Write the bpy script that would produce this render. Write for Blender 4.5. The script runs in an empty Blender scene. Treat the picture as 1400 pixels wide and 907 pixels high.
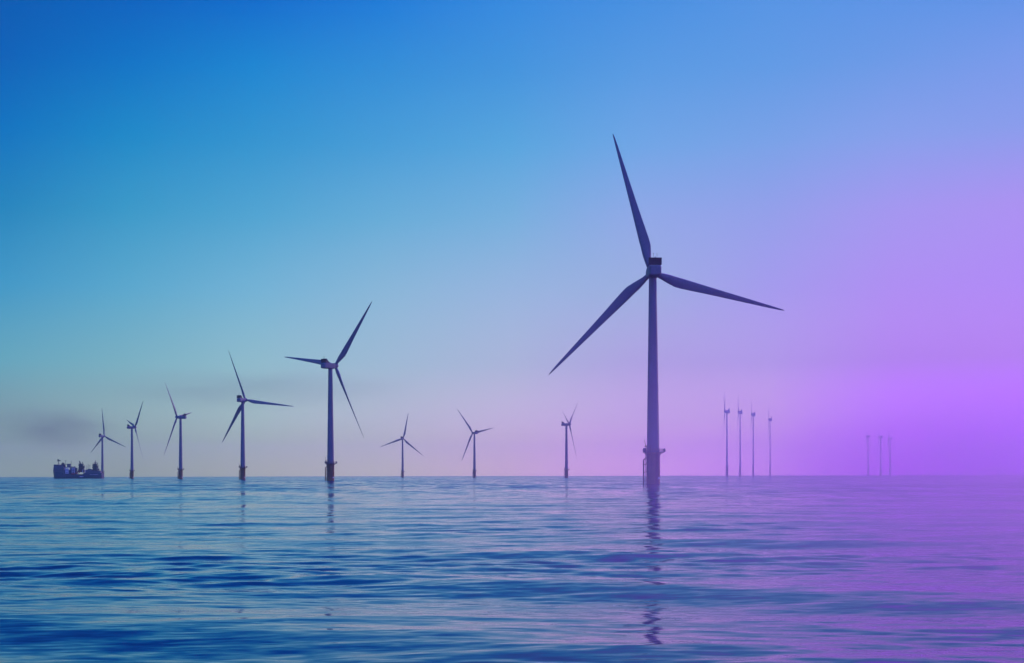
import bpy, math, random
import numpy as np
from mathutils import Matrix, Vector

random.seed(7)
rng = np.random.default_rng(11)
R = math.radians
scene = bpy.context.scene
COL = scene.collection

# ------------------------------------------------------------------ camera
F_PX, HORIZON, EYE = 2000.0, 650.4, 3.4      # focal length in photo pixels, horizon row, eye height (a small boat)
cam_d = bpy.data.cameras.new('camera')
cam = bpy.data.objects.new('camera', cam_d)
COL.objects.link(cam)
cam_d.sensor_width = 36.0
cam_d.lens = F_PX / 1400 * 36.0
cam_d.shift_y = (HORIZON - 453.5) / 1400
cam_d.clip_start = 0.5
cam_d.clip_end = 60000
cam.location = (0, 0, EYE)
cam.rotation_euler = (R(90), R(0.0), 0)
cam.matrix_world = Matrix.Translation((0, 0, EYE)) @ Matrix.Rotation(R(90), 4, 'X') @ Matrix.Rotation(R(-0.13), 4, 'Z')
scene.camera = cam

# ------------------------------------------------------------------ helpers
def lin(c):
    return tuple(((v / 255) / 12.92 if v / 255 <= 0.04045 else ((v / 255 + 0.055) / 1.055) ** 2.4) for v in c)

class MB:
    """collects shapes and links them as ONE mesh object"""
    def __init__(self):
        self.v, self.f, self.smooth = [], [], []
    def add(self, vs, fs, smooth=False):
        b = len(self.v)
        self.v += [tuple(p) for p in vs]
        for f in fs:
            self.f.append(tuple(i + b for i in f)); self.smooth.append(smooth)
    def box(self, c, s, rot=None, bevel=0.0):
        x, y, z = (k / 2 for k in s)
        if bevel > 0:
            b = min(bevel, x * .9, y * .9, z * .9)
            # rounded in plan and along the top and bottom edges: three stacked octagon rings a side
            def ring(ix, zz):
                X, Y = x - ix, y - ix
                return [(X - b, -Y, zz), (X, -Y + b, zz), (X, Y - b, zz), (X - b, Y, zz),
                        (-X + b, Y, zz), (-X, Y - b, zz), (-X, -Y + b, zz), (-X + b, -Y, zz)]
            rs = ring(b * .6, -z) + ring(0, -z + b * .6) + ring(0, z - b * .6) + ring(b * .6, z)
            fs = [tuple(reversed(range(8))), tuple(range(24, 32))]
            for k in range(3):
                for i in range(8):
                    j = (i + 1) % 8
                    fs.append((k * 8 + i, k * 8 + j, k * 8 + 8 + j, k * 8 + 8 + i))
            vs = rs
        else:
            vs = [(-x, -y, -z), (x, -y, -z), (x, y, -z), (-x, y, -z), (-x, -y, z), (x, -y, z), (x, y, z), (-x, y, z)]
            fs = [(3, 2, 1, 0), (4, 5, 6, 7), (0, 1, 5, 4), (1, 2, 6, 5), (2, 3, 7, 6), (3, 0, 4, 7)]
        M = Matrix.Translation(c) @ (rot.to_4x4() if rot else Matrix.Identity(4))
        self.add([M @ Vector(p) for p in vs], fs)
        return self
    def tube(self, a, b, r0, r1=None, n=10, caps=True):
        a, b = Vector(a), Vector(b)
        r1 = r0 if r1 is None else r1
        d = (b - a).normalized()
        u = d.orthogonal().normalized(); w = d.cross(u)
        vs = []
        for p, r in ((a, r0), (b, r1)):
            for i in range(n):
                t = 2 * math.pi * i / n
                vs.append(p + (u * math.cos(t) + w * math.sin(t)) * r)
        self.add(vs, [(i, (i + 1) % n, n + (i + 1) % n, n + i) for i in range(n)], True)
        if caps:
            self.add(vs[:n], [tuple(reversed(range(n)))]); self.add(vs[n:], [tuple(range(n))])
        return self
    def path(self, pts, r, n=6, closed=False):
        pts = list(pts)
        for i in range(len(pts) - (0 if closed else 1)):
            self.tube(pts[i], pts[(i + 1) % len(pts)], r, n=n)
        return self
    def lathe(self, prof, n=48, c=(0, 0, 0), axis='Z', caps=True):
        vs, fs = [], []
        for (r, z) in prof:
            for i in range(n):
                t = 2 * math.pi * i / n
                p = (r * math.cos(t), r * math.sin(t), z)
                if axis == 'Y':
                    p = (p[0], p[2], -p[1])
                vs.append((p[0] + c[0], p[1] + c[1], p[2] + c[2]))
        for k in range(len(prof) - 1):
            for i in range(n):
                j = (i + 1) % n
                fs.append((k * n + i, k * n + j, k * n + n + j, k * n + n + i))
        self.add(vs, fs, True)
        if caps:
            m = (len(prof) - 1) * n
            self.add(vs[:n], [tuple(reversed(range(n)))]); self.add(vs[m:], [tuple(range(n))])
        return self
    def prism(self, outline, y0, y1):
        """outline in x-z, pushed along y"""
        n = len(outline)
        vs = [(x, y0, z) for x, z in outline] + [(x, y1, z) for x, z in outline]
        fs = [tuple(range(n)), tuple(reversed(range(n, 2 * n)))]
        fs += [((i + 1) % n, i, n + i, n + (i + 1) % n) for i in range(n)]
        self.add(vs, fs)
        return self
    def build(self, name, mat, parent=None, loc=None):
        me = bpy.data.meshes.new(name)
        me.from_pydata(self.v, [], self.f)
        me.polygons.foreach_set('use_smooth', self.smooth)
        me.materials.append(mat)
        me.validate(); me.update()
        o = bpy.data.objects.new(name, me)
        COL.objects.link(o)
        if parent: o.parent = parent
        if loc: o.location = loc
        return o

def empty(name, loc):
    o = bpy.data.objects.new(name, None)
    COL.objects.link(o); o.location = loc
    return o

def tag(o, label=None, cat=None, group=None, kind=None):
    for k, v in (('label', label), ('category', cat), ('group', group), ('kind', kind)):
        if v: o[k] = v
    return o

# ------------------------------------------------------------------ materials
def paint(name, col, rough=0.45, wear=0.12, scale=0.35, streak=True, metal=0.0, spec=0.4):
    """painted steel: base colour with weather streaks running down and small blotches"""
    m = bpy.data.materials.new(name); m.use_nodes = True
    nt = m.node_tree; N, L = nt.nodes, nt.links
    p = N['Principled BSDF']
    tc = N.new('ShaderNodeTexCoord')
    mp = N.new('ShaderNodeMapping'); mp.inputs['Scale'].default_value = (1, 1, 0.06) if streak else (1, 1, 1)
    no = N.new('ShaderNodeTexNoise'); no.inputs['Scale'].default_value = scale * 4; no.inputs['Detail'].default_value = 6
    L.new(tc.outputs['Object'], mp.inputs['Vector']); L.new(mp.outputs['Vector'], no.inputs['Vector'])
    n2 = N.new('ShaderNodeTexNoise'); n2.inputs['Scale'].default_value = scale; n2.inputs['Detail'].default_value = 5
    L.new(tc.outputs['Object'], n2.inputs['Vector'])
    ad = N.new('ShaderNodeMath'); ad.operation = 'MULTIPLY'
    L.new(no.outputs['Fac'], ad.inputs[0]); L.new(n2.outputs['Fac'], ad.inputs[1])
    rp = N.new('ShaderNodeValToRGB')
    rp.color_ramp.elements[0].position = 0.1; rp.color_ramp.elements[1].position = 0.45
    rp.color_ramp.elements[0].color = tuple(c * (1 - wear * 2.2) for c in col) + (1,)
    rp.color_ramp.elements[1].color = tuple(col) + (1,)
    L.new(ad.outputs[0], rp.inputs['Fac']); L.new(rp.outputs['Color'], p.inputs['Base Color'])
    p.inputs['Roughness'].default_value = rough; p.inputs['Metallic'].default_value = metal
    p.inputs['Specular IOR Level'].default_value = spec
    return m

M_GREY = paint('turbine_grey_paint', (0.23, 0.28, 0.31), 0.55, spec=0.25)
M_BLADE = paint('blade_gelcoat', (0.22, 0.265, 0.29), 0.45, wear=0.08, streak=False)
M_COOL = paint('cooler_dark_metal', (0.10, 0.10, 0.11), 0.6, streak=False)
M_YEL = paint('transition_yellow_paint', (0.50, 0.32, 0.12), 0.55, wear=0.2)
M_STEEL = paint('platform_steel', (0.20, 0.20, 0.20), 0.6, streak=False)
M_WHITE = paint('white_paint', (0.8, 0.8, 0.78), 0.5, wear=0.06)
M_FADED_TP = paint('haze_faded_transition_paint', (0.8, 0.66, 0.5), 0.55)  # transition yellow lightened to look faded by distance haze
M_FADED = paint('haze_faded_turbine_paint', (0.84, 0.84, 0.84), 0.5, wear=0.06)  # turbine grey lightened to imitate fading in haze

# ------------------------------------------------------------------ sky
AZ = [math.degrees(math.atan((x - 700) / F_PX)) for x in (0, 175, 350, 525, 700, 875, 1050, 1225, 1400)]
ROWS = [640, 575, 500, 400, 300, 200, 100, 0]
EL = [math.degrees(math.atan((HORIZON - y) / F_PX)) for y in ROWS]
# radiance outside the haze (linear)
SKY = {
 0: [(0.000,0.099,0.426),(0.000,0.114,0.510),(0.000,0.144,0.601),(0.007,0.203,0.685),(0.031,0.258,0.731),(0.054,0.281,0.743),(0.082,0.301,0.764),(0.088,0.293,0.772),(0.083,0.286,0.768)],
 100: [(0.000,0.118,0.478),(0.000,0.173,0.562),(0.006,0.242,0.639),(0.027,0.276,0.681),(0.051,0.305,0.719),(0.092,0.333,0.762),(0.109,0.333,0.773),(0.139,0.328,0.783),(0.169,0.326,0.806)],
 200: [(0.000,0.173,0.529),(0.007,0.256,0.580),(0.028,0.306,0.633),(0.058,0.347,0.687),(0.092,0.391,0.733),(0.154,0.391,0.788),(0.183,0.371,0.795),(0.230,0.359,0.822),(0.241,0.340,0.821)],
 300: [(0.012,0.239,0.513),(0.038,0.333,0.589),(0.077,0.391,0.652),(0.135,0.437,0.694),(0.188,0.455,0.733),(0.285,0.413,0.801),(0.295,0.365,0.823),(0.373,0.317,0.866),(0.410,0.290,0.874)],
 400: [(0.048,0.334,0.586),(0.102,0.420,0.631),(0.179,0.486,0.684),(0.267,0.513,0.706),(0.331,0.505,0.748),(0.356,0.468,0.755),(0.388,0.358,0.858),(0.450,0.289,0.900),(0.448,0.263,0.927)],
 500: [(0.142,0.435,0.529),(0.217,0.498,0.559),(0.314,0.575,0.626),(0.394,0.572,0.686),(0.477,0.559,0.726),(0.522,0.455,0.803),(0.554,0.435,0.871),(0.570,0.296,0.954),(0.548,0.260,0.933)],
 575: [(0.258,0.393,0.367),(0.362,0.523,0.457),(0.478,0.640,0.558),(0.615,0.641,0.676),(0.783,0.651,0.814),(0.904,0.625,0.969),(1.159,0.714,1.153),(1.238,0.339,2.086),(1.006,0.217,2.043)],
 640: [(0.396,0.511,0.266),(0.443,0.527,0.238),(0.638,0.652,0.362),(0.821,0.750,0.495),(1.103,0.736,0.727),(1.523,0.730,1.246),(2.097,0.838,2.137),(2.294,0.140,4.293),(1.524,0.000,4.602)],
}
def colum(i):
    return [SKY[y][i] for y in ROWS]
HIGH = [20.5, 32, 70]                       # elevations above the picture
def high_left(c, k): return tuple(v * k for v in c)
columns = []                              # (azimuth, [colour per elevation])
BACK_L = [(0.03, 0.26, 0.70)] * 3 + [(0.03, 0.26, 0.70)] * 5 + [(0.01, 0.06, 0.28)] * 3
BACK_R = [(0.42, 0.18, 1.7)] * 3 + [(0.42, 0.18, 1.7)] * 5 + [(0.05, 0.05, 0.40)] * 3  # unseen sky behind the viewer, coloured to tint the turbine fronts
columns.append((-180, [(0.12, 0.24, 1.2)] * 11))
columns.append((-100, BACK_L))
columns.append((-40, [tuple(v * .7 for v in c) for c in colum(0)] + [(0, .08, .36), (0, .07, .33), (0, .06, .3)]))
for i, a in enumerate(AZ):
    c = colum(i)
    top = c[-1]
    t = i / 8
    hi = [tuple(v * k for v in top) for k in (0.95, 0.8, 0.5)]
    if t > 0.45:                            # violet glow added above the frame to light the right-hand water and veil
        w = (t - 0.45) / 0.55
        hi = [tuple(h * (1 - w) + g * w for h, g in zip(hh, gg)) for hh, gg in
              zip(hi, ((0.40, 0.30, 1.25), (1.0, 0.28, 3.0), (0.65, 0.2, 2.0)))]
    columns.append((a, c + hi))
columns.append((45, colum(8)[:5] + [(0.42, .22, .95)] * 3 + [(.6, .26, 1.6), (1.1, .3, 3.2), (.6, .18, 1.9)]))  # unseen violet glow right of the frame, added to light the veil
columns.append((100, BACK_R))
columns.append((180, [(0.12, 0.24, 1.2)] * 11))

world = bpy.data.worlds.new('World'); scene.world = world; world.use_nodes = True
nt = world.node_tree; N, L = nt.nodes, nt.links
N.clear()
geo = N.new('ShaderNodeTexCoord')
sep = N.new('ShaderNodeSeparateXYZ'); L.new(geo.outputs['Generated'], sep.inputs[0])
def math_node(op, a, b=None, nt=nt):
    n = nt.nodes.new('ShaderNodeMath'); n.operation = op
    for i, k in enumerate((a, b)):
        if k is None: continue
        if isinstance(k, (int, float)): n.inputs[i].default_value = k
        else: nt.links.new(k, n.inputs[i])
    return n.outputs[0]
az = math_node('MULTIPLY', math_node('ARCTAN2', sep.outputs['X'], sep.outputs['Y']), 180 / math.pi)
el = math_node('MULTIPLY', math_node('ARCSINE', sep.outputs['Z']), 180 / math.pi)
efac = math_node('DIVIDE', el, 75.0)
elev = EL + HIGH
prev = None
for k, (a, cols) in enumerate(columns):
    rp = N.new('ShaderNodeValToRGB'); cr = rp.color_ramp; cr.interpolation = 'LINEAR'
    cr.elements[0].position = elev[0] / 75; cr.elements[0].color = cols[0] + (1,)
    cr.elements[1].position = elev[-1] / 75; cr.elements[1].color = cols[-1] + (1,)
    for e, c in list(zip(elev, cols))[1:-1]:
        s = cr.elements.new(e / 75); s.color = tuple(c) + (1,)
    L.new(efac, rp.inputs['Fac'])
    if prev is None:
        prev = rp.outputs['Color']
    else:
        a0 = columns[k - 1][0]
        mr = N.new('ShaderNodeMapRange'); mr.clamp = True
        mr.inputs['From Min'].default_value = a0; mr.inputs['From Max'].default_value = a
        L.new(az, mr.inputs['Value'])
        mx = N.new('ShaderNodeMix'); mx.data_type = 'RGBA'
        L.new(mr.outputs['Result'], mx.inputs['Factor'])
        L.new(prev, mx.inputs['A']); L.new(rp.outputs['Color'], mx.inputs['B'])
        prev = mx.outputs['Result']
bg = N.new('ShaderNodeBackground'); bg.inputs['Strength'].default_value = 1.0
L.new(prev, bg.inputs['Color'])
wo = N.new('ShaderNodeOutputWorld'); L.new(bg.outputs[0], wo.inputs['Surface'])

# ------------------------------------------------------------------ sun: low, off to the right and a little beyond
sd = bpy.data.lights.new('sun', 'SUN'); sd.energy = 0.7; sd.angle = R(0.5); sd.color = (1.0, 0.72, 0.5)
sun = bpy.data.objects.new('sun', sd); COL.objects.link(sun)
saz, sel = R(54), R(7)
to_sun = Vector((math.sin(saz) * math.cos(sel), math.cos(saz) * math.cos(sel), math.sin(sel)))
sun.rotation_euler = (-to_sun).to_track_quat('-Z', 'Y').to_euler()

# ------------------------------------------------------------------ sea
def make_sea():
    fine = np.radians(np.arange(-34, 34.001, 0.075))
    side = np.radians(np.concatenate([np.arange(36, 60, 2), np.arange(60, 301, 10), np.arange(302, 326, 2)]))
    ang = np.concatenate([fine, side])
    # ring spacing shrinks towards the viewer's boat, where the waves are seen in full
    px = np.concatenate([[1500, 1100, 800, 600, 450, 360], np.arange(300, 60, -0.33), np.arange(60, 3, -0.25), np.array([2.5, 2, 1.5, 1.0, 0.7])])
    r = EYE * 1463 / px
    r = np.concatenate([r, [9000, 12000]])
    A, Rr = np.meshgrid(ang, r)
    X, Y = Rr * np.sin(A), Rr * np.cos(A)
    dr = np.gradient(r)[:, None] * np.ones_like(A)
    Z = np.zeros_like(X)
    comps = []
    for lam, n, slope, spread in ((13.0, 6, 0.022, 16), (6.5, 8, 0.018, 20), (3.4, 12, 0.023, 20), (2.0, 14, 0.023, 22), (1.1, 18, 0.019, 26), (0.6, 20, 0.014, 30)):
        for _ in range(n):
            l = lam * rng.uniform(0.75, 1.35)
            th = math.radians(rng.normal(8, spread))
            k = 2 * math.pi / l
            a = slope / math.sqrt(n) * math.sqrt(2) / k
            comps.append((l, k * math.sin(th), k * math.cos(th), a, rng.uniform(0, 6.283)))
    # gusts: slowly changing strength of the short waves
    G = np.zeros_like(X)
    for _ in range(7):
        l = rng.uniform(18, 60); th = rng.uniform(0, 6.28)
        G += np.sin(2 * math.pi / l * (X * math.sin(th) * .5 + Y * math.cos(th)) + rng.uniform(0, 6.28))
    G = 1 + 0.22 * G
    for (l, kx, ky, a, ph) in comps:
        fade = np.clip((l / np.maximum(dr, 1e-3) - 2.0) / 3.0, 0, 1)
        w = np.sin(kx * X + ky * Y + ph)
        # slightly peaked crests
        w = w + 0.18 * np.cos(2 * (kx * X + ky * Y + ph) + math.pi)
        Z += a * w * fade * (np.clip(G, .3, 1.8) if l < 5 else 1.0)
    nr, na = X.shape
    co = np.stack([X, Y, Z], -1).reshape(-1, 3)
    i = np.arange(nr - 1)[:, None]; j = np.arange(na)[None, :]; jn = (j + 1) % na
    q = np.stack([i * na + j, i * na + jn, (i + 1) * na + jn, (i + 1) * na + j], -1).reshape(-1, 4)
    q = q[:, ::-1]
    # close the middle
    c = len(co)
    co = np.vstack([co, [[0, 0, 0]]])
    tri = np.stack([np.full(na, c), (np.arange(na) + 1) % na, np.arange(na)], -1)
    me = bpy.data.meshes.new('sea')
    nq, ntri = len(q), len(tri)
    me.vertices.add(len(co)); me.vertices.foreach_set('co', co.astype(np.float32).ravel())
    me.loops.add(nq * 4 + ntri * 3)
    me.loops.foreach_set('vertex_index', np.concatenate([q.ravel(), tri.ravel()]).astype(np.int32))
    me.polygons.add(nq + ntri)
    me.polygons.foreach_set('loop_start', np.concatenate([np.arange(nq) * 4, nq * 4 + np.arange(ntri) * 3]).astype(np.int32))
    me.polygons.foreach_set('use_smooth', np.ones(nq + ntri, dtype=bool))
    me.update(calc_edges=True); me.validate()
    o = bpy.data.objects.new('sea', me); COL.objects.link(o)
    o['kind'] = 'structure'
    return o
sea = make_sea()

def sea_material():
    m = bpy.data.materials.new('sea_water'); m.use_nodes = True
    nt = m.node_tree; N, L = nt.nodes, nt.links
    p = N['Principled BSDF']
    p.inputs['Base Color'].default_value = (0.008, 0.03, 0.11, 1)
    p.inputs['Roughness'].default_value = 0.06
    p.inputs['IOR'].default_value = 1.333
    g = N.new('ShaderNodeNewGeometry')
    ln = N.new('ShaderNodeVectorMath'); ln.operation = 'LENGTH'; L.new(g.outputs['Position'], ln.inputs[0])
    far = N.new('ShaderNodeMapRange'); far.inputs['From Min'].default_value = 90; far.inputs['From Max'].default_value = 420
    L.new(ln.outputs['Value'], far.inputs['Value'])
    total = None
    # ripple slopes at several sizes, crests lying across the wind; (scale x, scale y, slope x, slope y)
    for sx, sy, ax, ay, off in ((0.03, 0.10, 0.01, 0.035, 0), (0.12, 0.45, 0.02, 0.06, 31), (0.35, 1.5, 0.025, 0.09, 77), (1.3, 4.6, 0.035, 0.09, 123), (0.22, 0.05, 0.04, 0.17, 211), (0.5, 0.12, 0.04, 0.12, 307), (0.05, 0.012, 0.02, 0.14, 401)):
        mp = N.new('ShaderNodeMapping'); mp.inputs['Scale'].default_value = (sx, sy, 1); mp.inputs['Location'].default_value = (off, off * 1.7, off)
        mp.inputs['Rotation'].default_value = (0, 0, R(rng.uniform(-14, 6)))
        L.new(g.outputs['Position'], mp.inputs['Vector'])
        no = N.new('ShaderNodeTexNoise'); no.inputs['Scale'].default_value = 1.0; no.inputs['Detail'].default_value = 2.0; no.inputs['Distortion'].default_value = 0.4
        L.new(mp.outputs['Vector'], no.inputs['Vector'])
        sub = N.new('ShaderNodeVectorMath'); sub.operation = 'SUBTRACT'; sub.inputs[1].default_value = (.5, .5, .5)
        L.new(no.outputs['Color'], sub.inputs[0])
        mul = N.new('ShaderNodeVectorMath'); mul.operation = 'MULTIPLY'; mul.inputs[1].default_value = (ax * 2, ay * 2, 0)
        L.new(sub.outputs[0], mul.inputs[0])
        if off > 200:                       # groups of waves too small to model so far out
            sc_ = N.new('ShaderNodeVectorMath'); sc_.operation = 'SCALE'
            L.new(mul.outputs[0], sc_.inputs[0]); L.new(far.outputs['Result'], sc_.inputs['Scale']); mul = sc_
        if total is None: total = mul.outputs[0]
        else:
            ad = N.new('ShaderNodeVectorMath'); ad.operation = 'ADD'
            L.new(total, ad.inputs[0]); L.new(mul.outputs[0], ad.inputs[1]); total = ad.outputs[0]
    ad = N.new('ShaderNodeVectorMath'); ad.operation = 'ADD'
    L.new(g.outputs['Normal'], ad.inputs[0]); L.new(total, ad.inputs[1])
    # beyond the modelled waves the steep lee faces of the small waves (which lie towards -y) take over
    mr = N.new('ShaderNodeMapRange'); mr.inputs['From Min'].default_value = 110; mr.inputs['From Max'].default_value = 400
    mr.inputs['To Min'].default_value = -0.014; mr.inputs['To Max'].default_value = -0.062
    L.new(ln.outputs['Value'], mr.inputs['Value'])
    cx = N.new('ShaderNodeCombineXYZ'); L.new(mr.outputs['Result'], cx.inputs['Y'])
    a2 = N.new('ShaderNodeVectorMath'); a2.operation = 'ADD'; L.new(ad.outputs[0], a2.inputs[0]); L.new(cx.outputs[0], a2.inputs[1])
    nm = N.new('ShaderNodeVectorMath'); nm.operation = 'NORMALIZE'; L.new(a2.outputs[0], nm.inputs[0])
    L.new(nm.outputs[0], p.inputs['Normal'])
    return m
sea.data.materials.append(sea_material())

# ------------------------------------------------------------------ wind turbine (83 m to the hub)
HUB, OVER, TILT = 83.0, 5.0, 5.0
def blade_mesh():
    st = [(1.0, 2.0, 1.0), (2.2, 2.0, 1.0), (3.2, 2.1, .97), (5, 2.7, .75), (7.5, 3.5, .48), (10.5, 4.05, .33), (13, 4.05, .28), (17, 3.7, .25), (22, 3.2, .23),
          (28, 2.7, .21), (34, 2.25, .19), (40, 1.8, .18), (46, 1.35, .17), (51, .95, .16), (54, .6, .15), (55.2, .3, .15), (55.6, .06, .2)]
    n = 20
    m = MB(); vs = []
    for r, c, th in st:
        r *= 1.022
        k = min(1, max(0, (r - 3) / 7.5))                 # round root to airfoil
        twist = R(13) * (1 - min(1, r / 40)) ** 1.6 * k + R(1)
        cone = math.sin(R(4)) * r + 0.9 * (r / 55) ** 2
        for i in range(n):
            t = 2 * math.pi * i / n
            cx, cy = .5 * math.cos(t), .5 * math.sin(t)   # circle
            s = (1 - math.cos(t)) / 2
            xc = 1 - s                                    # 0 nose .. 1 tail
            prof = 2.6 * (0.2969 * math.sqrt(max(xc, 0)) - .126 * xc - .3516 * xc ** 2 + .2843 * xc ** 3 - .1015 * xc ** 4)
            ax_, ay_ = xc - 0.30, math.copysign(prof * 1.9, math.sin(t)) * th + 0.02
            x = c * ((cx) * (1 - k) + ax_ * k); y = c * (cy * (1 - k) + ay_ * k)
            x, y = x * math.cos(twist) + y * math.sin(twist), -x * math.sin(twist) + y * math.cos(twist)
            vs.append((x, y + cone, r))
    fs = []
    for k in range(len(st) - 1):
        for i in range(n):
            j = (i + 1) % n
            fs.append((k * n + i, k * n + j, k * n + n + j, k * n + n + i))
    m.add(vs, fs, True)
    m.add(vs[:n], [tuple(reversed(range(n)))]); m.add(vs[-n:], [tuple(range(n))])
    return m

def make_turbine(grey=M_GREY, bladem=M_BLADE, M_YEL=M_YEL, M_STEEL=M_STEEL, M_COOL=M_COOL):
    root = empty('wind_turbine', (0, 0, 0))
    # transition piece
    m = MB().lathe([(2.66, -5), (2.66, 11.6), (2.95, 11.7), (2.95, 12.05), (2.62, 12.1), (2.62, 12.3)], 56)
    m.lathe([(2.75, 3.2), (2.75, 3.35)], 56); m.lathe([(2.74, 8.0), (2.74, 8.12)], 56)
    tp = m.build('transition_piece', M_YEL, root)
    b = MB()
    for s in (-0.75, 0.75):
        b.tube((-3.75, s, -4), (-3.75, s, 9.3), 0.24, n=12)
        b.tube((-3.75, s, 9.3), (-2.6, s, 10.3), 0.2, n=10)
        for z in (1.4, 4.6, 7.6): b.tube((-3.75, s, z), (-2.5, s * .9, z + .15), 0.17, n=8)
    for z in (1.4, 4.6, 7.6): b.tube((-3.75, -.75, z), (-3.75, .75, z), 0.13, n=8)
    b.build('boat_landing', M_YEL, tp)
    l = MB()
    for s in (-.28, .28): l.tube((-3.0, s, -2), (-3.0, s, 13.3), 0.08, n=8)
    for k in range(48): l.tube((-3.0, -.28, -1.6 + k * .3), (-3.0, .28, -1.6 + k * .3), 0.03, n=5)
    for z in (2, 5, 8, 10.8): l.tube((-3.0, 0, z), (-2.5, 0, z), 0.07, n=6)
    for z in (5.5, 6.6, 7.7, 8.8, 9.9):
        l.path([(-3.0 - .75 * math.sin(t), .38 * math.cos(t), z) for t in np.linspace(0, math.pi, 7)], 0.035, n=5)
    l.build('ladder', M_YEL, tp)
    # white plate standing in for a sun glint, curved round the shaft
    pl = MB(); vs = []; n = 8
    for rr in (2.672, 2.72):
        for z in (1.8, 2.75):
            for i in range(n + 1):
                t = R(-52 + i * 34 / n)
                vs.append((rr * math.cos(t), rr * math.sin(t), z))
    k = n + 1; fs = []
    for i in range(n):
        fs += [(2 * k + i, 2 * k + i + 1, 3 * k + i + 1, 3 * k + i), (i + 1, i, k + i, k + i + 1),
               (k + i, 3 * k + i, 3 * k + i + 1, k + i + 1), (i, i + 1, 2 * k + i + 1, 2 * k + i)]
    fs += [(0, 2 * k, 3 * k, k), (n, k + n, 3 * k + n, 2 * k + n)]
    pl.add(vs, fs); pl.build('glint_plate', M_WHITE, tp)
    # working platform
    d = MB().lathe([(2.64, 12.34), (4.1, 12.34), (4.1, 12.62), (2.64, 12.62)], 40, caps=False)
    for k in range(10):
        t = R(36 * k)
        d.tube((2.6 * math.cos(t), 2.6 * math.sin(t), 11.3), (3.9 * math.cos(t), 3.9 * math.sin(t), 12.36), 0.1, n=6)
    pf = d.build('platform', M_STEEL, root)
    rl = MB()
    for k in range(24):
        t = R(15 * k); rl.tube((4.0 * math.cos(t), 4.0 * math.sin(t), 12.6), (4.0 * math.cos(t), 4.0 * math.sin(t), 13.75), 0.045, n=6)
    for z in (13.0, 13.38, 13.75):
        rl.path([(4.0 * math.cos(R(10 * k)), 4.0 * math.sin(R(10 * k)), z) for k in range(36)], 0.04, n=6, closed=True)
    rl.build('railing', M_YEL, pf)
    cb = MB().box((-3.35, -1.1, 13.32), (1.3, 1.6, 1.4), bevel=.08).box((-3.3, 1.0, 13.1), (1.2, 1.3, .95), bevel=.06)
    cb.build('equipment_cabinet', M_STEEL, pf)
    sb = MB().box((4.35, -.4, 13.15), (.75, 1.9, 1.35), bevel=.08).tube((3.2, -.4, 11.9), (4.4, -.4, 12.5), .14, n=8).tube((3.6, -.9, 12.55), (4.4, -.9, 12.55), .1, n=8)
    sb.build('storage_locker', M_STEEL, pf)
    dv = MB().tube((-2.95, -2.2, 12.6), (-2.95, -2.2, 14.6), .17, n=10).tube((-2.95, -2.2, 14.5), (-3.6, -2.5, 17.3), .12, .08, n=8)
    dv.tube((-2.95, -2.2, 13.6), (-3.35, -2.38, 16.0), .06, n=6).box((-3.1, -2.25, 14.75), (.9, .5, .4), bevel=.05).tube((-3.6, -2.5, 17.3), (-3.6, -2.5, 15.9), .025, n=5)
    dv.build('davit_crane', M_YEL, pf)
    # tower with its flanges and door
    prof = [(2.46, 12.3), (2.46, 12.7)]
    for z in np.linspace(12.8, 80.6, 12): prof.append((2.46 + (1.5 - 2.46) * (z - 12.8) / 67.8, z))
    tw = MB().lathe(prof, 56)
    for z in (34.5, 58.0):
        r = 2.46 + (1.5 - 2.46) * (z - 12.8) / 67.8
        tw.lathe([(r + .01, z - .1), (r + .05, z - .09), (r + .05, z + .09), (r + .01, z + .1)], 56, caps=False)
    tw.lathe([(1.5, 80.55), (1.62, 80.65), (1.62, 81.1)], 40)
    tow = tw.build('tower', grey, root)
    MB().box((-1.2, -2.13, 14.0), (.95, .3, 2.2), rot=Matrix.Rotation(R(-29), 3, 'Z'), bevel=.06).build('door', M_STEEL, tow)
    # nacelle: long rounded housing, its rear towards -y
    nb = MB()
    secs = [(-7.9, 3.6, 2.8, -.2), (-7.7, 4.2, 3.5, -.15), (-7.0, 4.75, 4.0, -.1), (-5.5, 4.85, 4.2, -.1), (2.0, 4.6, 4.1, -.05), (3.0, 4.0, 3.7, 0), (3.6, 3.2, 3.2, 0)]
    vs, n = [], 20
    for y, w, h, dz in secs:
        for i in range(n):
            t = 2 * math.pi * (i + .5) / n
            c, s = math.cos(t), math.sin(t); e = 0.32
            vs.append((math.copysign(abs(c) ** e, c) * w / 2, y, math.copysign(abs(s) ** e, s) * h / 2 + dz))
    fs = [(k * n + i, k * n + n + i, k * n + n + (i + 1) % n, k * n + (i + 1) % n) for k in range(len(secs) - 1) for i in range(n)]
    fs += [tuple(range(n)), tuple(reversed(range((len(secs) - 1) * n, len(secs) * n)))]
    nb.add(vs, fs)
    nac = nb.build('nacelle', grey, root, (0, 0, HUB))
    # cooler: upright radiator on the rear roof, held by two sloping side stays
    cl = MB()
    cl.box((0, -6.6, 4.66), (5.0, 1.0, .22)).box((0, -6.6, 2.12), (4.9, .9, .2))
    for s in (-1, 1):
        cl.box((s * 2.4, -6.6, 3.39), (.2, .95, 2.32))
        cl.prism([(-.1, 0), (.1, 0), (.1, .1), (-.1, .1)], 0, .01) if False else None
        cl.tube((s * 2.35, -6.1, 4.5), (s * 2.0, -3.0, 1.95), .16, n=8)
    for k in range(13): cl.box((-2.1 + k * .35, -6.62, 3.39), (.1, .7, 2.32))
    cl.box((0, -6.45, 3.39), (4.55, .12, 2.32))
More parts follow.
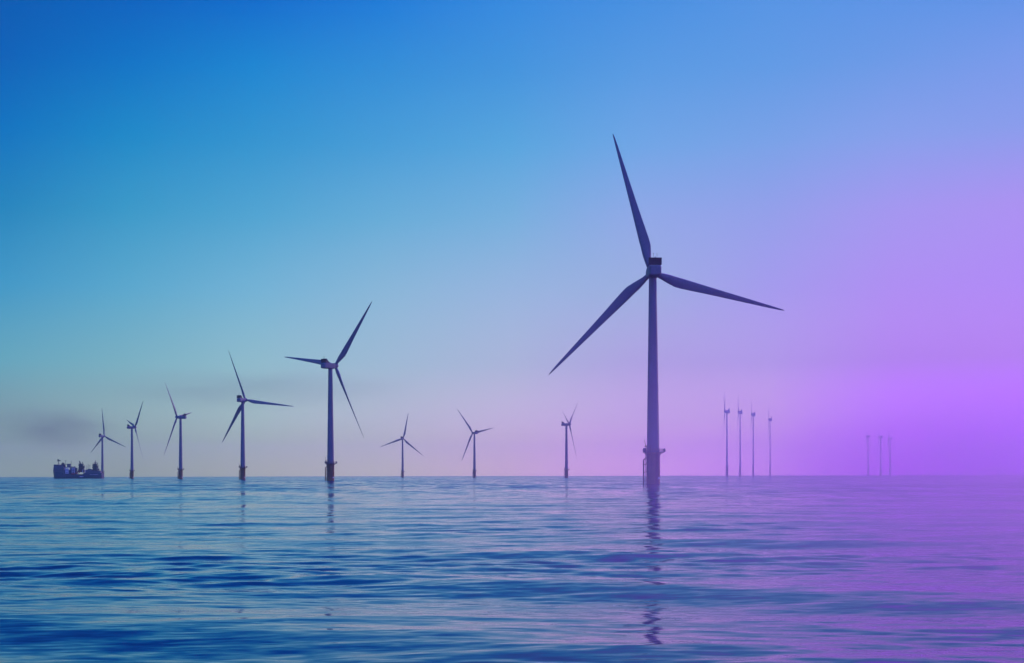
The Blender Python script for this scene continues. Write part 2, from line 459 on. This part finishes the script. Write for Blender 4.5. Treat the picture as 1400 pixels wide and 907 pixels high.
    for s in (-1, 1):
        cl.add([(s * 2.3, -6.1, 4.55), (s * 2.3, -6.1, 2.0), (s * 2.0, -3.4, 2.0), (s * 2.36, -6.1, 4.55), (s * 2.36, -6.1, 2.0), (s * 2.06, -3.4, 2.0)],
               [(0, 1, 2), (3, 5, 4), (0, 2, 5, 3), (1, 0, 3, 4), (2, 1, 4, 5)])
    cl.build('cooler', M_COOL, nac)
    wm = MB()
    for s in (-.7, .7): wm.tube((s, -6.6, 4.77), (s, -6.6, 6.3), .05, n=6).box((s, -6.6, 6.35), (.3, .3, .16))
    wm.box((0, -6.6, 4.95), (.35, .35, .35), bevel=.05)
    wm.build('weather_mast', M_STEEL, nac)
    # rotor
    hb = MB().lathe([(1.75, -1.4), (1.95, -1.0), (2.0, 0), (1.95, .8), (1.7, 1.6), (1.2, 2.3), (.6, 2.7), (.08, 2.85)], 32, axis='Y')
    hub = hb.build('rotor_hub', grey, root, (0, OVER, HUB))
    bl = blade_mesh().build('blade', bladem, hub)
    for k in (1, 2):
        c = bl.copy(); COL.objects.link(c); c.parent = hub; c.rotation_euler = (0, R(120 * k), 0)
    return root

def kids(o): return [c for c in bpy.data.objects if c.parent == o]
def copy_tree(o, parent=None):
    c = o.copy(); COL.objects.link(c); c.parent = parent
    for ch in kids(o): copy_tree(ch, c)
    return c

def at_px(px, Y):                     # ground point seen in photo column px at distance Y
    return (px - 700) / F_PX * Y
def pose(root, px, hub_py, yaw, phase, height, label, group, pitch=0):
    s = height / HUB
    hz = HORIZON - 0.0023 * (px - 700)
    Y = F_PX * (height + 0.3 - EYE) / (hz - hub_py)
    root.location = (at_px(px, Y), Y, 0)
    root.scale = (s, s, s)
    for c in kids(root):
        if c.name.startswith('nacelle'):
            c.rotation_euler = (0, 0, R(-yaw))
        if c.name.startswith('rotor_hub'):
            Mx = Matrix.Rotation(R(-yaw), 4, 'Z') @ Matrix.Rotation(R(TILT), 4, 'X')
            loc = Mx @ Vector((0, OVER, 0))
            c.location = (loc.x, loc.y, HUB + loc.z)
            c.rotation_euler = (Mx @ Matrix.Rotation(R(phase), 4, 'Y')).to_euler()
            for k, b in enumerate(kids(c)):
                b.rotation_euler = (Matrix.Rotation(R(120 * k), 4, 'Y') @ Matrix.Rotation(R(pitch), 4, 'Z')).to_euler()
    tag(root, label, 'wind turbine', group)
    return Y

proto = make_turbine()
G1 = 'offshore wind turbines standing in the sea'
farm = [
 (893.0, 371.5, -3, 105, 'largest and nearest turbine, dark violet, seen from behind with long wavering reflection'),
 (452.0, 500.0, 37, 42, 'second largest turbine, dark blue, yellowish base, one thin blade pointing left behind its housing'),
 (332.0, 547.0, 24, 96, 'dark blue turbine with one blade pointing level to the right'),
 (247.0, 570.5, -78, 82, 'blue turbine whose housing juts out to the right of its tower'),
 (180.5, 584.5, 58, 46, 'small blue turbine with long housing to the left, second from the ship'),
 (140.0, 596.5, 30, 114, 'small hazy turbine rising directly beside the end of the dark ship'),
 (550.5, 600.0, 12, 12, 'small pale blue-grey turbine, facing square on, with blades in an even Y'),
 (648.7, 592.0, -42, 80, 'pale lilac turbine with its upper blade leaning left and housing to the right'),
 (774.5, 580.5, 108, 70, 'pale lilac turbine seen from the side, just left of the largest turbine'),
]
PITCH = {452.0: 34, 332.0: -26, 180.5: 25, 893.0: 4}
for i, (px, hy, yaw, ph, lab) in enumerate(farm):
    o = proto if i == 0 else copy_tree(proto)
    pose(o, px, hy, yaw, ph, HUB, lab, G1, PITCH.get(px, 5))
# far, larger machines on the right, seen edge-on; paint lightened to imitate haze
pale = make_turbine(M_FADED, M_FADED, M_FADED_TP, M_FADED, M_FADED)
G2 = 'faint far turbines in the violet haze'
far = [
 (994, 563, -80, 52, 150, 'nearest faint turbine right of the largest one, its upper blade leaning left'),
 (1012, 564, -81, 50, 160, 'thin faint edge-on turbine, second of the hazy row right of the largest one'),
 (1030, 567, -80, 56, 170, 'thin faint edge-on turbine, third of the hazy row right of the largest one'),
 (1053, 574, -80, 48, 170, 'thin faint edge-on turbine, last of the hazy row nearer the largest one'),
 (1187, 597, -76, 40, 170, 'barely visible violet turbine, first of the three furthest to the right'),
 (1204, 598, -76, 46, 170, 'barely visible violet turbine, middle of the three furthest to the right'),
 (1217, 600, -76, 35, 170, 'barely visible violet turbine, last of the three furthest to the right'),
]
for i, (px, hy, yaw, ph, hh, lab) in enumerate(far):
    o = pale if i == 0 else copy_tree(pale)
    pose(o, px, hy, yaw, ph, hh, lab, G2)
    k = (0.5, 0.4, 0.38, 0.34, 0.55, 0.6, 0.65)[i]                 # narrowed so they read as thin, faint lines
    o.scale = (o.scale[0] * k, o.scale[1] * k, o.scale[2])

# ------------------------------------------------------------------ ship
M_HULL = paint('ship_hull_blue', (0.05, 0.13, 0.18), 0.5, wear=.2)
M_DARK = paint('ship_dark_grey', (0.04, 0.08, 0.09), 0.6)
M_SUP = paint('ship_house_grey', (0.09, 0.16, 0.19), 0.5)
M_RED = paint('ship_red', (0.45, 0.05, 0.05), 0.5)
M_GLASS = paint('ship_window_glass', (0.02, 0.025, 0.03), 0.1, wear=.02, streak=False)

def make_ship():
    Y = 2550.0; u = Y / F_PX                       # metres per photo pixel at the ship
    root = empty('work_ship', (at_px(73.3, Y), Y, 0))
    tag(root, 'dark blue working ship with white deckhouse and crane gantries, on the horizon', 'ship')
    Lh, W = 67.5 * u, 17.0
    # hull: lofted sections bow (left) to stern
    st = [(0.0, .25, 12.5), (.03, .55, 12.3), (.08, .82, 12), (.16, .97, 11.4), (.21, 1, 11.2), (.24, 1, 7.6), (.5, 1, 7.4), (.62, 1, 7.6), (.64, 1, 9.4), (.93, .98, 9.4), (1.0, .9, 9.4)]
    vs, fs = [], []
    for t, w, z in st:
        x = t * Lh
        for yy, zz in ((-.5, z), (-.5, 3), (-.42, -1.5), (.42, -1.5), (.5, 3), (.5, z)):
            vs.append((x - (1.2 * (1 - zz / 12) * 0 if t else -0.12 * (12 - zz)) * (1 if t == 0 else 0), yy * W * w, zz))
    n = 6
    for k in range(len(st) - 1):
        for i in range(n):
            j = (i + 1) % n
            fs.append((k * n + i, k * n + n + i, k * n + n + j, k * n + j))
    fs += [tuple(range(n)), tuple(reversed(range((len(st) - 1) * n, len(st) * n)))]
    h = MB(); h.add(vs, fs)
    hull = h.build('hull', M_HULL, root)
    k = MB().box((Lh * .55, -W / 2 - .06, 6.2), (Lh * .6, .2, .35)).box((Lh * .42, -W / 2 - .06, 2.2), (Lh * .8, .2, .3)); k.build('rubbing_strake', M_DARK, hull)
    wm = MB()
    for a, b in ((.765, .79), (.80, .815), (.83, .86), (.865, .90), (.905, .93)):
        wm.box(((a + b) / 2 * Lh, -W / 2 - .03, 6.95), ((b - a) * Lh, .1, .75))
    wm.build('hull_marking', M_WHITE, hull)
    MB().box((.595 * Lh, -W / 2 - .05, 2.9), (.075 * Lh, .12, 1.5)).build('draught_panel', M_WHITE, hull)
    # forward superstructure
    def X(p): return p * u                         # photo pixels from the bow to metres
    s = MB().prism([(X(1.0), 11.8), (X(15.5), 11.3), (X(15.5), 18.6), (X(14), 21.6), (X(2.0), 21.6), (X(1.4), 17)], -7.2, 7.2)
    sup = s.build('superstructure', M_SUP, root)
    w = MB()
    for z in (13.6, 16.2):
        for k in range(7): w.box((X(2.8 + k * 1.8), -7.22, z), (.9, .1, .8))
    w.build('window', M_GLASS, sup)
    tr = MB()
    for k in range(14): tr.tube((X(1.6 + k), -7.1, 21.6), (X(1.6 + k), -7.1, 22.8), .1, n=5)
    tr.tube((X(1.6), -7.1, 22.8), (X(14.6), -7.1, 22.8), .1, n=5)
    tr.box((X(10.3), -3, 22.4), (3.4, 3, 1.7)).box((X(2.6), -4, 22.5), (2.2, 3, 1.8)).box((X(8), 3, 22.6), (3.0, 3, 2.2)).tube((X(11), 2, 21.6), (X(11.4), 2, 27.4), .22)
    tr.build('top_deck_rail', M_SUP, sup)
    b = MB().box((X(5.6), 0, 22.9), (X(7), 15.5, 2.6), bevel=.3); br = b.build('bridge', M_SUP, root)
    MB().box((X(5.6), -7.78, 23.2), (X(6.2), .12, 1.0)).build('window', M_GLASS, br)
    f = MB().box((X(13), 0, 22.6), (X(5.2), 6, 4), bevel=.5).box((X(13), 0, 25.6), (X(3.6), 4.2, 2.4), bevel=.4).tube((X(12.6), .5, 26.5), (X(12.6), .5, 28.4), .5).tube((X(13.8), -.6, 26.5), (X(13.8), -.6, 27.8), .4)
    f.build('funnel', M_DARK, root)
    m = MB().tube((X(6.4), 0, 24), (X(6.4), 0, 33.2), .45, .3).tube((X(8.0), 0, 24), (X(6.8), 0, 29), .2).box((X(6.4), 0, 31.8), (2.6, 1.2, 3.0)).box((X(8.2), 0, 31.3), (3.4, .5, 1.4)).tube((X(4.6), 0, 30.0), (X(9), 0, 30.0), .14)
    m.tube((X(5.3), 0, 30), (X(5.3), 0, 34.2), .1); m.build('mast', M_DARK, root)
    m = MB().tube((X(16.3), 0, 19), (X(16.3), 0, 32), .22).box((X(16.3), 0, 31.4), (3.6, .3, .3)).tube((X(16.0), 0, 29), (X(17.8), 0, 29), .1); m.build('aerial_mast', M_DARK, root)
    d = MB().box((X(19.3), -1, 11.2), (X(7.5), 12, 8.2)).box((X(20.3), 0, 19.6), (X(6.4), 9, 1.2)).box((X(21), 0, 22.4), (X(4.2), 4, 4.4)).box((X(20.2), 0, 25.0), (X(7), 5, 1.0))
    dh = d.build('deckhouse', M_SUP, root)
    wh = MB().box((X(20), -7.35, 12.6), (X(4.6), .7, 8.6)).box((X(18.2), -7.4, 17.8), (X(1.6), .6, 2.2)).box((X(21.3), -7.4, 18.2), (X(1.2), .6, 2.6))
    wh.build('white_house_front', M_WHITE, dh)
    w = MB()
    for z in (10.2, 14.6):
        for k in range(2): w.box((X(19.2 + k * 1.6), -7.74, z), (1.1, .1, .9))
    w.build('window', M_GLASS, dh)
    st_ = MB()
    for z in (9.4, 12.2, 15.0, 17.4): st_.box((X(28.3), -5.5, z), (X(3.6), 3, 1.35))
    for xx in (26.6, 30.0): st_.box((X(xx), -5.5, 12.8), (.5, 2.6, 11))
    st_.build('stair_tower', M_WHITE, root)
    MB().tube((X(24.1), 0, 14), (X(24.1), 0, 31), .2).tube((X(23.3), 0, 28), (X(25), 0, 28), .12).build('light_mast', M_DARK, root)
    MB().box((X(27.5), 0, 12.5), (X(9), 7, 12)).box((X(26), -1, 19.8), (X(8), 5, 2)).build('hopper_house', M_SUP, root)
    lb = MB()
    for x0, x1, z in ((25.5, 31.5, 8.0),):
        lb.lathe([(.05, x0 * u), (1.0, (x0 + .6) * u), (1.35, (x0 + 2) * u), (1.35, (x1 - 2) * u), (1.0, (x1 - .6) * u), (.05, x1 * u)], 14)
    lb.v = [(z, -8.2 + x * .8, 8.0 + y) for x, y, z in lb.v]
    lb.build('lifeboat', M_RED, root)
    MB().box((X(36.6), -6.5, 12.0), (X(3.2), 3, 2.6)).box((X(33.3), -6.8, 9.2), (X(2.2), 3, 2.2)).build('deck_container', M_RED, root)
    def gantry(x0, x1, ztop, spikes, seed):
        rr = random.Random(seed); g = MB(); xm = (x0 + x1) / 2
        for yy in (-5.5, 5.5):
            for a, b in ((x0, xm - 1), (x1, xm + 1)):
                g.tube((X(a), yy, 8), (X(b), yy * .4, ztop * .8), .55, .4)
            for z in (.45, .6, .75): 
                q = (ztop - 8) * z + 8; sh = (1 - z)
                g.tube((X(x0 + (xm - x0) * z), yy, q), (X(x1 + (xm - x1) * z), yy, q), .4)
            g.tube((X(x0), yy, 9), (X(x1 - 1.5), yy * .5, ztop * .7), .3); g.tube((X(x1), yy, 9), (X(x0 + 1.5), yy * .5, ztop * .7), .3)
        g.box((X(xm), 0, 15.5), (X((x1 - x0) * .62), 8, 9)).box((X(xm - .4), 0, 22.3), (X((x1 - x0) * .5), 6, 6)).box((X(xm + .9), -1, 20), (X((x1 - x0) * .72), 4, 3))
        for _ in range(16):
            g.box((X(rr.uniform(x0 + .8, x1 - .8)), rr.uniform(-4, 4), rr.uniform(12, 24)), (rr.uniform(1.2, 3.2), rr.uniform(1, 3), rr.uniform(1, 3)))
        for _ in range(8):
            a = rr.uniform(x0 + 1.5, x1 - 1.5); g.tube((X(a), rr.uniform(-3, 3), 18), (X(a + rr.uniform(-1, 1)), rr.uniform(-3, 3), rr.uniform(24, 28)), .28, n=6)
        for (dx, zz, r) in spikes: g.tube((X(xm + dx * .3), 0, 18), (X(xm + dx), 0, zz), r, r * .6)
        return g
    g = gantry(33, 43, 26, [(-2.8, 31, .9), (-1.8, 30, .7), (1.6, 29, .8), (3.0, 25, .6), (5.2, 23, .5), (-4.2, 23, .4)], 3)
    g.build('drag_arm_gantry', M_DARK, root)
    g = gantry(53, 61.5, 26, [(0, 31.5, .8), (-.9, 29, .6), (1.4, 28.5, .5), (-3.8, 26.5, .6), (3.4, 27.5, .45), (4.8, 23, .5), (-4.8, 23.5, .4)], 5)
    g.build('stern_gantry', M_DARK, root)
    dk = MB().box((X(54.5), 0, 11.4), (X(21), 13, 4)).box((X(48), 0, 13.8), (X(7), 8, 2.8)).box((X(50), -3, 15.5), (X(5), 3, 2))
    dk.build('pump_deck', M_SUP, root)
    pr = MB()
    for xx, zz in ((45.5, 22), (47.4, 24.5), (49.6, 23)): pr.tube((X(xx), 0, 13), (X(xx), 0, zz), .3).box((X(xx), 0, zz), (1.2, .4, .5))
    for k in range(18): pr.tube((X(43 + k * 1.3), -6.4, 13.4), (X(43 + k * 1.3), -6.4, 14.8), .08, n=5)
    pr.tube((X(43), -6.4, 14.7), (X(65), -6.4, 14.7), .1); pr.build('deck_post', M_SUP, root)
    vl = MB()
    for xx in (41.3, 44.8): vl.tube((X(xx), -6.9, 10), (X(xx), -6.9, 15.5), .55)
    vl.build('vent_pipe', M_WHITE, root)
make_ship()

# ------------------------------------------------------------------ haze: the air over the sea
hz = MB().box((0, 0, 139), (27000, 27000, 284))
M_HAZE = bpy.data.materials.new('haze_air'); M_HAZE.use_nodes = True
nt = M_HAZE.node_tree; nt.nodes.clear()
v = nt.nodes.new('ShaderNodeVolumePrincipled'); o_ = nt.nodes.new('ShaderNodeOutputMaterial')
v.inputs['Color'].default_value = (0.97, 0.97, 1.0, 1); v.inputs['Density'].default_value = 0.00007; v.inputs['Anisotropy'].default_value = 0.8
nt.links.new(v.outputs[0], o_.inputs['Volume'])
haze = hz.build('haze', M_HAZE); haze['kind'] = 'stuff'

# ------------------------------------------------------------------ smoke drifting off the ship
def make_smoke(k):
    m = bpy.data.materials.new('thin_smoke'); m.use_nodes = True
    nt = m.node_tree; N, L = nt.nodes, nt.links; N.clear()
    v = N.new('ShaderNodeVolumePrincipled'); o = N.new('ShaderNodeOutputMaterial')
    v.inputs['Color'].default_value = (0.45, 0.45, 0.40, 1); v.inputs['Anisotropy'].default_value = 0.3
    tc = N.new('ShaderNodeTexCoord')
    ln = N.new('ShaderNodeVectorMath'); ln.operation = 'LENGTH'; L.new(tc.outputs['Object'], ln.inputs[0])
    fo = N.new('ShaderNodeMapRange'); fo.interpolation_type = 'SMOOTHSTEP'
    fo.inputs['From Min'].default_value = 1.0; fo.inputs['From Max'].default_value = 0.1
    L.new(ln.outputs['Value'], fo.inputs['Value'])
    mp = N.new('ShaderNodeMapping'); mp.inputs['Scale'].default_value = (1.6, 1.0, 1.5); L.new(tc.outputs['Object'], mp.inputs['Vector'])
    no = N.new('ShaderNodeTexNoise'); no.inputs['Scale'].default_value = 1.5; no.inputs['Detail'].default_value = 3
    L.new(mp.outputs['Vector'], no.inputs['Vector'])
    nr = N.new('ShaderNodeMapRange'); nr.inputs['From Min'].default_value = 0.2; nr.inputs['From Max'].default_value = 0.75
    L.new(no.outputs['Fac'], nr.inputs['Value'])
    a = math_node('MULTIPLY', fo.outputs['Result'], nr.outputs['Result'], nt)
    L.new(math_node('MULTIPLY', a, k, nt), v.inputs['Density'])
    L.new(v.outputs[0], o.inputs['Volume'])
    return m
def puff(name, px, py, hw, hh, Y, depth, k):
    u = Y / F_PX
    me = MB().lathe([(.02, -1)] + [(math.cos(R(a)), math.sin(R(a))) for a in range(-80, 81, 10)] + [(.02, 1)], 24)
    o = me.build(name, make_smoke(k), None, (at_px(px, Y), Y, EYE + (HORIZON + 1.4 - py) * u))
    o.scale = (hw * u, depth, hh * u)
    o['kind'] = 'stuff'
puff('smoke', 78, 586, 90, 40, 2900, 260, 0.0030)
puff('smoke', 340, 532, 290, 36, 3000, 260, 0.0014)

# ------------------------------------------------------------------ violet volumes added low on the right to veil the sea
def make_veil(loc, size, dens):
    m = bpy.data.materials.new('veil_volume'); m.use_nodes = True
    nt = m.node_tree; N, L = nt.nodes, nt.links; N.clear()
    v = N.new('ShaderNodeVolumePrincipled'); o = N.new('ShaderNodeOutputMaterial')
    v.inputs['Color'].default_value = (0.92, 0.62, 1.0, 1); v.inputs['Anisotropy'].default_value = 0.75  # violet tint put into the scatter colour
    tc = N.new('ShaderNodeTexCoord')
    ln = N.new('ShaderNodeVectorMath'); ln.operation = 'LENGTH'; L.new(tc.outputs['Object'], ln.inputs[0])
    fo = N.new('ShaderNodeMapRange'); fo.interpolation_type = 'SMOOTHSTEP'
    fo.inputs['From Min'].default_value = 1.0; fo.inputs['From Max'].default_value = 0.2
    L.new(ln.outputs['Value'], fo.inputs['Value'])
    L.new(math_node('MULTIPLY', fo.outputs['Result'], dens, nt), v.inputs['Density'])
    L.new(v.outputs[0], o.inputs['Volume'])
    me = MB().lathe([(.02, -1)] + [(math.cos(R(a)), math.sin(R(a))) for a in range(-80, 81, 10)] + [(.02, 1)], 32)
    ob = me.build('violet_veil', m, None, loc)
    ob.scale = size; ob.rotation_euler = (0, 0, R(-18))
    ob['kind'] = 'stuff'
make_veil((118, 390, 4), (118, 385, 42), 0.0036)
make_veil((26, 74, 0), (17, 62, 8), 0.016)

# ------------------------------------------------------------------ render settings
scene.render.engine = 'CYCLES'
scene.cycles.use_denoising = True
scene.cycles.max_bounces = 6
scene.cycles.volume_bounces = 3
scene.view_settings.view_transform = 'Standard'
scene.view_settings.look = 'None'
scene.view_settings.exposure = 0
scene.view_settings.gamma = 1
